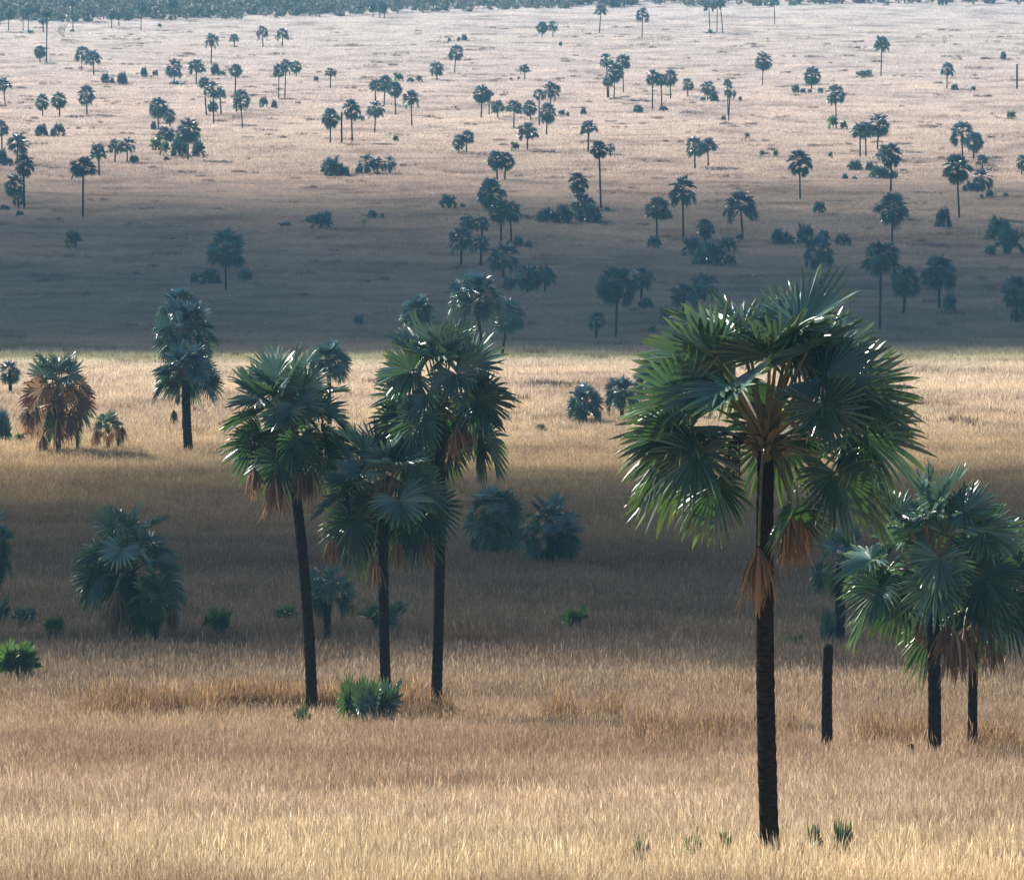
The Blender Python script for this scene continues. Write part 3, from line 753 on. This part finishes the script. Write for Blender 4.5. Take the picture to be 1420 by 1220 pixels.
# ------------------------------------------------------------------ near palms
def near_palm(label, foot, head, top, width, seed, nleaf, nseg, tw, dry=(), fruit=(), hubs=None, elmin=-45, group='tall palms in the foreground', leaf='leaf', steps=2, brown=0.0, Rb=(.2, .245), pet=(.2, .285), name='palm_tree', cat='palm tree', elmax=82, az=0.0, sz=1.0):
    p, s = hit(*foot); foot = (foot[0], foot[1] + (.62 if s > 50 else .46) * s); p, s = hit(*foot)
    root = link(name, None, loc=p)
    H = (foot[1] - head[1]) / s; dx = (head[0] - foot[0]) / s
    W = width / s
    sz = sz * (head[1] - top) / s / (.5 * W)
    r_ = random.Random(seed)
    link('trunk', trunk_mesh('trunk', H, tw / s / 2, tw / s / 2 * .86, (dx, 0), seed, 14, None, .18), root)
    hv = Vector((dx, 0, H))
    link('crown', crown_mesh('crown', seed, nleaf, nseg, leaf, elmin=elmin, elmax=elmax, steps=steps, hubs=hubs, pr=.0055, brown=brown, Rb=Rb, pet=pet, front=(1.0 if hubs else .6)), root, hv, (0, 0, az), (W, W, W * sz))
    for (ax, ay, L, azd) in dry:      # where the fan hangs from and its length, photo pixels
        L = L / s; dep = W * (.30 if 180 <= azd < 300 else (.22 if azd >= 300 else .1))
        hub = Vector(((ax - head[0]) / s, -dep, (head[1] - ay) / s))
        link('dry_frond', dry_frond_mesh('dry_frond', L, r_, nseg=38, hub=hub), root, hv)
    for (ax, ay, L, azd) in fruit:
        q = Vector(((ax - foot[0]) / s, -.3, (foot[1] - ay) / s))
        link('fruit_cluster', fruit_mesh('fruit_cluster', L / s, r_), root, q, (0, 0, R(azd)))
    tag(root, label, cat, group)
    return root

HUBS = [(.034, .275, .7, .235, .95), (.115, .25, .8, .22, .9), (-.05, .27, -.8, .22, 1), (-.145, .235, .6, .22, .8), (.07, .27, -.9, .23, 1), (.17, .22, -.6, .21, .9),
        (-.10, .15, 1, .20, .5), (-.235, .12, .6, .21, .6), (-.25, .0, .5, .20, .4), (-.245, -.05, -.5, .21, .35), (-.20, -.03, .9, .20, .3), (-.15, -.12, .9, .17, .2),
        (.235, .14, .5, .235, .5), (.27, .07, -.3, .21, .5), (.15, .10, 1, .18, .4), (.27, .01, .4, .24, .4), (.265, -.04, -.4, .22, .3), (.07, -.19, 1, .155, .2),
        (.19, -.09, .8, .21, .2), (.24, -.10, -.5, .20, .15), (-.2, .19, -.5, .2, .8)]
near_palm('great foreground palm with full dark crown, tallest and nearest of all', (1069, 1176), (1060, 604), 388, 414, 41, 14, 36, 27,
          dry=[(1046, 742, 100, 200), (1090, 700, 88, 310), (962, 690, 46, 0), (1104, 705, 70, 310)], fruit=[(1020, 600, 75, 180), (1040, 600, 60, 200)], hubs=HUBS, elmin=-20, steps=3)
near_palm('leaning near palm, leftmost of the group of three, brown leaves hanging', (433, 984), (400, 592), 480, 204, 52, 30, 30, 16, elmin=-34,
          dry=[(384, 652, 66, 240), (356, 640, 50, 200), (434, 642, 60, 310), (420, 640, 56, 240)], fruit=[(375, 600, 45, 180), (425, 600, 40, 0)])
near_palm('shorter near palm in the middle of the group of three', (538, 992), (533, 700), 588, 206, 63, 29, 30, 15,
          dry=[(521, 764, 50, 200), (552, 742, 44, 240), (594, 742, 46, 310), (462, 738, 42, 200)], elmin=-32)
near_palm('tallest near palm, rightmost of the group of three', (604, 988), (612, 562), 438, 204, 74, 31, 30, 15.5, elmin=-34,
          dry=[(634, 584, 62, 240), (652, 578, 44, 310)], fruit=[(645, 540, 40, 0)])
near_palm('near right palm with silvery crown over hanging brown leaves', (1296, 1043), (1291, 790), 643, 262, 85, 31, 30, 19,
          dry=[(1272, 850, 46, 310), (1318, 862, 82, 240), (1308, 855, 78, 310)], elmin=-28)
near_palm('near palm at right edge, lower crown with drooping leaf', (1349, 1035), (1352, 826), 705, 200, 96, 24, 30, 14,
          dry=[(1372, 862, 76, 310), (1332, 860, 84, 240), (1348, 846, 60, 200)], elmin=-22, fruit=[])
near_palm('short green palm behind the black topless trunk', (1163, 888), (1166, 780), 722, 92, 97, 20, 26, 15, dry=[], elmin=-45)
near_palm('squat wide palm in the left hollow, trunk hidden in leaves', (192, 884), (180, 790), 698, 160, 108, 25, 26, 20, dry=[(165, 810, 70, 200), (158, 830, 50, 180)], elmin=-30, group='short palms in the hollow')
near_palm('small rounded palm in front of the squat left palm', (213, 888), (213, 842), 797, 78, 119, 24, 26, 13, leaf='leaf_green', dry=[(240, 838, 44, 20)], elmin=-40, group='short palms in the hollow')
near_palm('small blue-green palm between the left near trunks, yellow leaf below', (454, 884), (455, 822), 781, 76, 131, 22, 28, 10, elmin=-30, group='short palms in the hollow')
near_palm('dark bushy palm, left of the pair in the middle hollow', (686, 772), (686, 724), 673, 86, 142, 28, 28, 13, elmin=-50, group='short palms in the hollow')
near_palm('dark bushy palm, right of the pair in the middle hollow', (763, 780), (764, 738), 685, 94, 153, 28, 28, 11, elmin=-50, group='short palms in the hollow')
near_palm('dark palm cut by the left edge above small shrubs', (-14, 880), (-16, 758), 700, 78, 164, 30, 28, 16, elmin=-60, group='short palms in the hollow')
near_palm('standing palm left with thick black trunk before pale grass', (262, 625), (258, 528), 474, 100, 175, 32, 28, 13, dry=[(243, 565, 24, 200)], elmin=-14, group=G3, leaf='leaf_far')
rt = near_palm('dying palm with mostly brown leaves on the sunlit strip', (82, 625), (78, 555), 488, 112, 186, 22, 24, 7, dry=[(108, 560, 44, 0), (62, 600, 34, 200), (52, 558, 38, 190), (82, 575, 50, 260), (98, 570, 40, 320), (40, 565, 36, 180)], elmin=-35, group=G3, brown=.75)
near_palm('second brown-leaved palm, left beside the dying palm', (54, 606), (52, 572), 540, 60, 197, 18, 24, 5, dry=[(45, 578, 30, 180), (60, 578, 30, 0)], elmin=-50, group=G3, brown=.7)
near_palm('small dried out palm right of the dying palm', (150, 622), (150, 598), 568, 52, 208, 18, 24, 5, dry=[(170, 590, 26, 0), (135, 592, 26, 180)], elmin=-30, group=G3, brown=.6)

# yellow dead leaf under the small blue-green palm
p, s = hit(454, 884)
yl = bpy.data.objects
for o in list(C.objects):
    if o.get('label', '').startswith('small blue-green palm between'):
        me_ = dry_frond_mesh('dry_frond', 30 / s, random.Random(5), 'leaf_yellow', 18, .7, hub=Vector((36 / s, -.3, -2 / s)))
        q = link('dry_frond', me_, o, (0, 0, 62 / s)); q['label'] = 'yellow drooping leaf'
        break

# young palms near
def near_shrub(label, cx, top, base, w, mat, seed, n=16, elmin=10, nseg=24, tall=None, pet=(.18, .34), Rb=(.2, .27), leaning=0):
    p, s = hit(cx, base); base += .42 * s; p, s = hit(cx, base)
    me = shrub_mesh('young_palm', seed, n, nseg, mat, elmin=elmin, steps=2, pr=.006, pet=pet, Rb=Rb)
    o = link('young_palm', me, None, p, (0, leaning, 0), (w / s, w / s, (base - top) / s))
    tag(o, label, 'young palm', 'young palms in the near grass')
near_shrub('low teal young palm near the left edge, in hollow', 33, 841, 868, 40, 'leaf', 1)
near_shrub('small green young palm right of the low teal one', 77, 855, 883, 36, 'leaf_green', 2)
near_shrub('bright green young palm nearest the lower left edge', 24, 889, 942, 62, 'leaf_green', 3, 34, 2)
near_shrub('dark young palm cut by the left edge, mid height', -4, 826, 872, 40, 'leaf', 4, 18)
near_shrub('yellow-green spray of leaves left of the small rounded palm', 182, 826, 882, 40, 'leaf_green', 5)
near_shrub('round green young palm alone, left of the leaning trunk', 305, 842, 882, 42, 'leaf_green', 6, 20)
near_shrub('low green young palm just left of the leaning trunk', 398, 838, 862, 38, 'leaf_green', 7)
near_shrub('wide teal young palm behind the middle near trunk', 535, 834, 878, 66, 'leaf', 8, 18)
near_shrub('green young palm alone in the shaded centre hollow', 796, 841, 872, 42, 'leaf_green', 9)
near_shrub('upright clump of fans left of the middle near trunk', 488, 936, 1003, 46, 'leaf', 10, 8, 62, 16)
near_shrub('upright clump of fans between two others, middle trunk', 510, 942, 1006, 40, 'leaf', 12, 7, 66, 16)
near_shrub('upright clump of fans in front of the middle trunk', 534, 940, 1003, 46, 'leaf', 11, 8, 62, 16)
near_shrub('tiny pale green tuft at the leaning trunk foot', 418, 978, 1006, 26, 'leaf', 13, 9)
near_shrub('dark young palm left of the short green palm trunk', 1149, 842, 892, 26, 'leaf', 14, 12, 30)
near_shrub('low green tuft left of the black topless trunk', 1102, 878, 893, 34, 'leaf_green', 15, 10)
near_shrub('teal young palm hidden behind the near right trunk', 1272, 868, 894, 40, 'leaf', 16, 12)
near_shrub('sparse grey-green sprout left of the great trunk foot', 888, 1158, 1198, 26, 'leaf', 17, 7, 30, 12)
near_shrub('small yellow-green sprout left of the great trunk foot', 962, 1152, 1190, 26, 'leaf_green', 18, 6, 30, 10)
near_shrub('small green sprout closest left of the great trunk', 1008, 1150, 1186, 18, 'leaf_green', 19, 5, 40, 10)
near_shrub('grey-green sprout just right of the great trunk foot', 1131, 1142, 1182, 26, 'leaf', 20, 7, 35, 12)
near_shrub('larger grey-green sprout further right of the great trunk', 1168, 1138, 1186, 32, 'leaf', 21, 8, 40, 12)

# ------------------------------------------------------------------ far wood
def wood():
    W = np.random.RandomState(9); mb = MB()
    def edge(x_over_y):            # where the wood starts, by bearing
        px = 710 + FX * x_over_y
        return float(np.interp(px, [-200, 0, 300, 700, 900, 1420, 1700], [38, 34, 28, 16, 11, 7, 6]))
    V = []; F = []; CC = []
    n = 0
    while n < 3900:
        px = W.uniform(-620, 2040); py = W.uniform(-26, 43)
        if py > edge((px - 710) / FX) + W.uniform(-2.5, 1.0): continue
        if px > 650 and W.rand() < .25: continue
        Y = float(np.interp(-py, [-36, -5, 26], [FX / 3.25, FX / 2.95, FX / 2.7])); X = (px - 710) / FX * Y
        # exact distance by the profile
        d = ray(px, py); g = ground(d.x * _ts, d.y * _ts) - d.z * _ts; i = int(np.argmax(g > 0)); t = _ts[i] if g[i] > 0 else 3400
        X, Y = d.x * t, d.y * t; Z = float(ground(X, Y))
        rad = W.uniform(1.5, 3.6); h = rad * W.uniform(.8, 1.7); tone = W.rand(); n += 1
        for _ in range(46):
            v = W.normal(size=3); v /= np.linalg.norm(v); v *= W.uniform(.55, 1.05)
            c = np.array([X + v[0] * rad, Y + v[1] * rad, Z + h * .75 + v[2] * h * .75])
            a = W.normal(size=3); a /= np.linalg.norm(a); b = np.cross(a, W.normal(size=3)); b /= np.linalg.norm(b)
            s = rad * W.uniform(.26, .46)
            i0 = len(V)
            V += [tuple(c - a * s), tuple(c + b * s * .7), tuple(c + a * s), tuple(c - b * s * .7)]
            F.append((i0, i0 + 1, i0 + 2, i0 + 3)); CC += [(tone, .2, W.rand())] * 4
    mb.v = V; mb.f = F; mb.m = [0] * len(F); mb.c = CC
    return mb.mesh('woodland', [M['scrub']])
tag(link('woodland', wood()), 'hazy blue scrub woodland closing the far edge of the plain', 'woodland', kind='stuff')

# ------------------------------------------------------------------ sun, clouds, haze, sky, camera
SUN_EL, SUN_AZ = R(33), R(40)      # azimuth: degrees left of straight ahead, behind the palms
S = Vector((-math.sin(SUN_AZ) * math.cos(SUN_EL), math.cos(SUN_AZ) * math.cos(SUN_EL), math.sin(SUN_EL)))
ld = bpy.data.lights.new('sun', 'SUN'); ld.energy = 4.6; ld.angle = R(0.5); ld.color = (1.0, .95, .87)
lo = link('sun', ld); lo.rotation_euler = S.to_track_quat('Z', 'Y').to_euler()

def cloud(label, x, y, rx, rn, rf, pn, pf, thick, dens, seed, wk=1.0, H=900):
    """a bank of cloud high over the plain (cumulus volume), its shadow falls round (x, y)"""
    import bmesh
    bm = bmesh.new(); bmesh.ops.create_icosphere(bm, subdivisions=6, radius=1)
    r = random.Random(seed)
    ks = [(Vector((r.gauss(0, 1), r.gauss(0, 1), r.gauss(0, 1))) * f, r.uniform(0, 6), a) for f, a in ((2, .12), (2, .12), (4, .07), (5, .06), (8, .04), (11, .03))]
    for v in bm.verts:
        d = v.co.copy(); q = 1 + sum(a * math.sin(k.dot(d) * 1.3 + ph) for k, ph, a in ks)
        h2 = max(0.0, 1 - d.x * d.x - d.y * d.y) ** (pn if d.y < 0 else pf)
        X = d.x * rx; Yb = d.y * (rn if d.y < 0 else rf)
        wob = 16 * math.sin(X / 37 + seed) + 9 * math.sin(X / 17 + 2 * seed) + 20 * math.sin(X / 83 + .5)
        h2 *= 1 + .35 * math.sin(X / 31 + Yb / 47 + seed) * math.sin(Yb / 38 - X / 59) + .2 * math.sin(X / 13 + Yb / 23)
        v.co = Vector((d.x * q * rx, d.y * q * (rn if d.y < 0 else rf) + wob * wk, (d.z * h2 * q * thick + .5 * d.z) * (1 if d.z > 0 else .45)))
    me = bpy.data.meshes.new('cloud'); bm.to_mesh(me); bm.free()
    m, nt, out = newmat('cloud_vapour')
    pv = N(nt, 'ShaderNodeVolumePrincipled'); pv.inputs['Color'].default_value = (.98, .98, 1, 1); pv.inputs['Density'].default_value = dens
    nt.links.new(pv.outputs[0], out.inputs['Volume'])
    me.materials.append(m)
    gz = float(ground(x, y))
    o = link('cloud', me, None, Vector((x, y, gz)) + S * (H / S.z))
    tag(o, label, 'cloud', kind='structure')
cloud('white cloud over the near hollow', 40, 415, 330, 195, 190, 2.4, 1.3, 60, .036, 3, .7)
cloud('white cloud over the middle of the plain', -150, 1100, 720, 285, 710, .8, 3.2, 110, .0135, 7, 1.3)

x0, x1, y0, y1 = -3200, 3200, -160, 7200
zmin = float(ZZ.min()) - 1.0; ztop = max(float(ZZ.max()) + 3, 14.0)
hm = MB()
for p in [(x0, y0, zmin), (x1, y0, zmin), (x1, y1, zmin), (x0, y1, zmin), (x0, y0, ztop), (x1, y0, ztop), (x1, y1, ztop), (x0, y1, ztop)]: hm.add(p)
for f in [(0, 3, 2, 1), (4, 5, 6, 7), (0, 1, 5, 4), (1, 2, 6, 5), (2, 3, 7, 6), (3, 0, 4, 7)]: hm.face(f)
m, nt, out = newmat('haze_air')
pv = N(nt, 'ShaderNodeVolumePrincipled'); pv.inputs['Color'].default_value = (.33, .72, 1, 1); pv.inputs['Density'].default_value = 0.00012
pv.inputs['Anisotropy'].default_value = 0.0
nt.links.new(pv.outputs[0], out.inputs['Volume'])
tag(link('haze', hm.mesh('haze', [m])), 'thin blue haze filling the air over the plain', 'haze', kind='stuff')

w = bpy.data.worlds.new('World'); bpy.context.scene.world = w; w.use_nodes = True
nt = w.node_tree; bg = nt.nodes['Background']
sky = nt.nodes.new('ShaderNodeTexSky'); sky.sky_type = 'NISHITA'; sky.sun_disc = False
sky.sun_elevation = SUN_EL; sky.sun_rotation = -SUN_AZ; sky.altitude = 900; sky.dust_density = 2.0
nt.links.new(sky.outputs[0], bg.inputs[0]); bg.inputs[1].default_value = 0.052

cam = bpy.data.cameras.new('camera'); co = link('camera', cam); bpy.context.scene.camera = co
cam.sensor_width = 36; cam.lens = FX / 1420 * 36; cam.clip_start = 1; cam.clip_end = 20000
co.rotation_euler = (PI / 2 - PITCH, 0, 0)
sc = bpy.context.scene
sc.view_settings.view_transform = 'Standard'; sc.view_settings.look = 'None'; sc.view_settings.exposure = 1.0; sc.view_settings.gamma = 1
sc.cycles.volume_bounces = 0; sc.cycles.max_bounces = 6
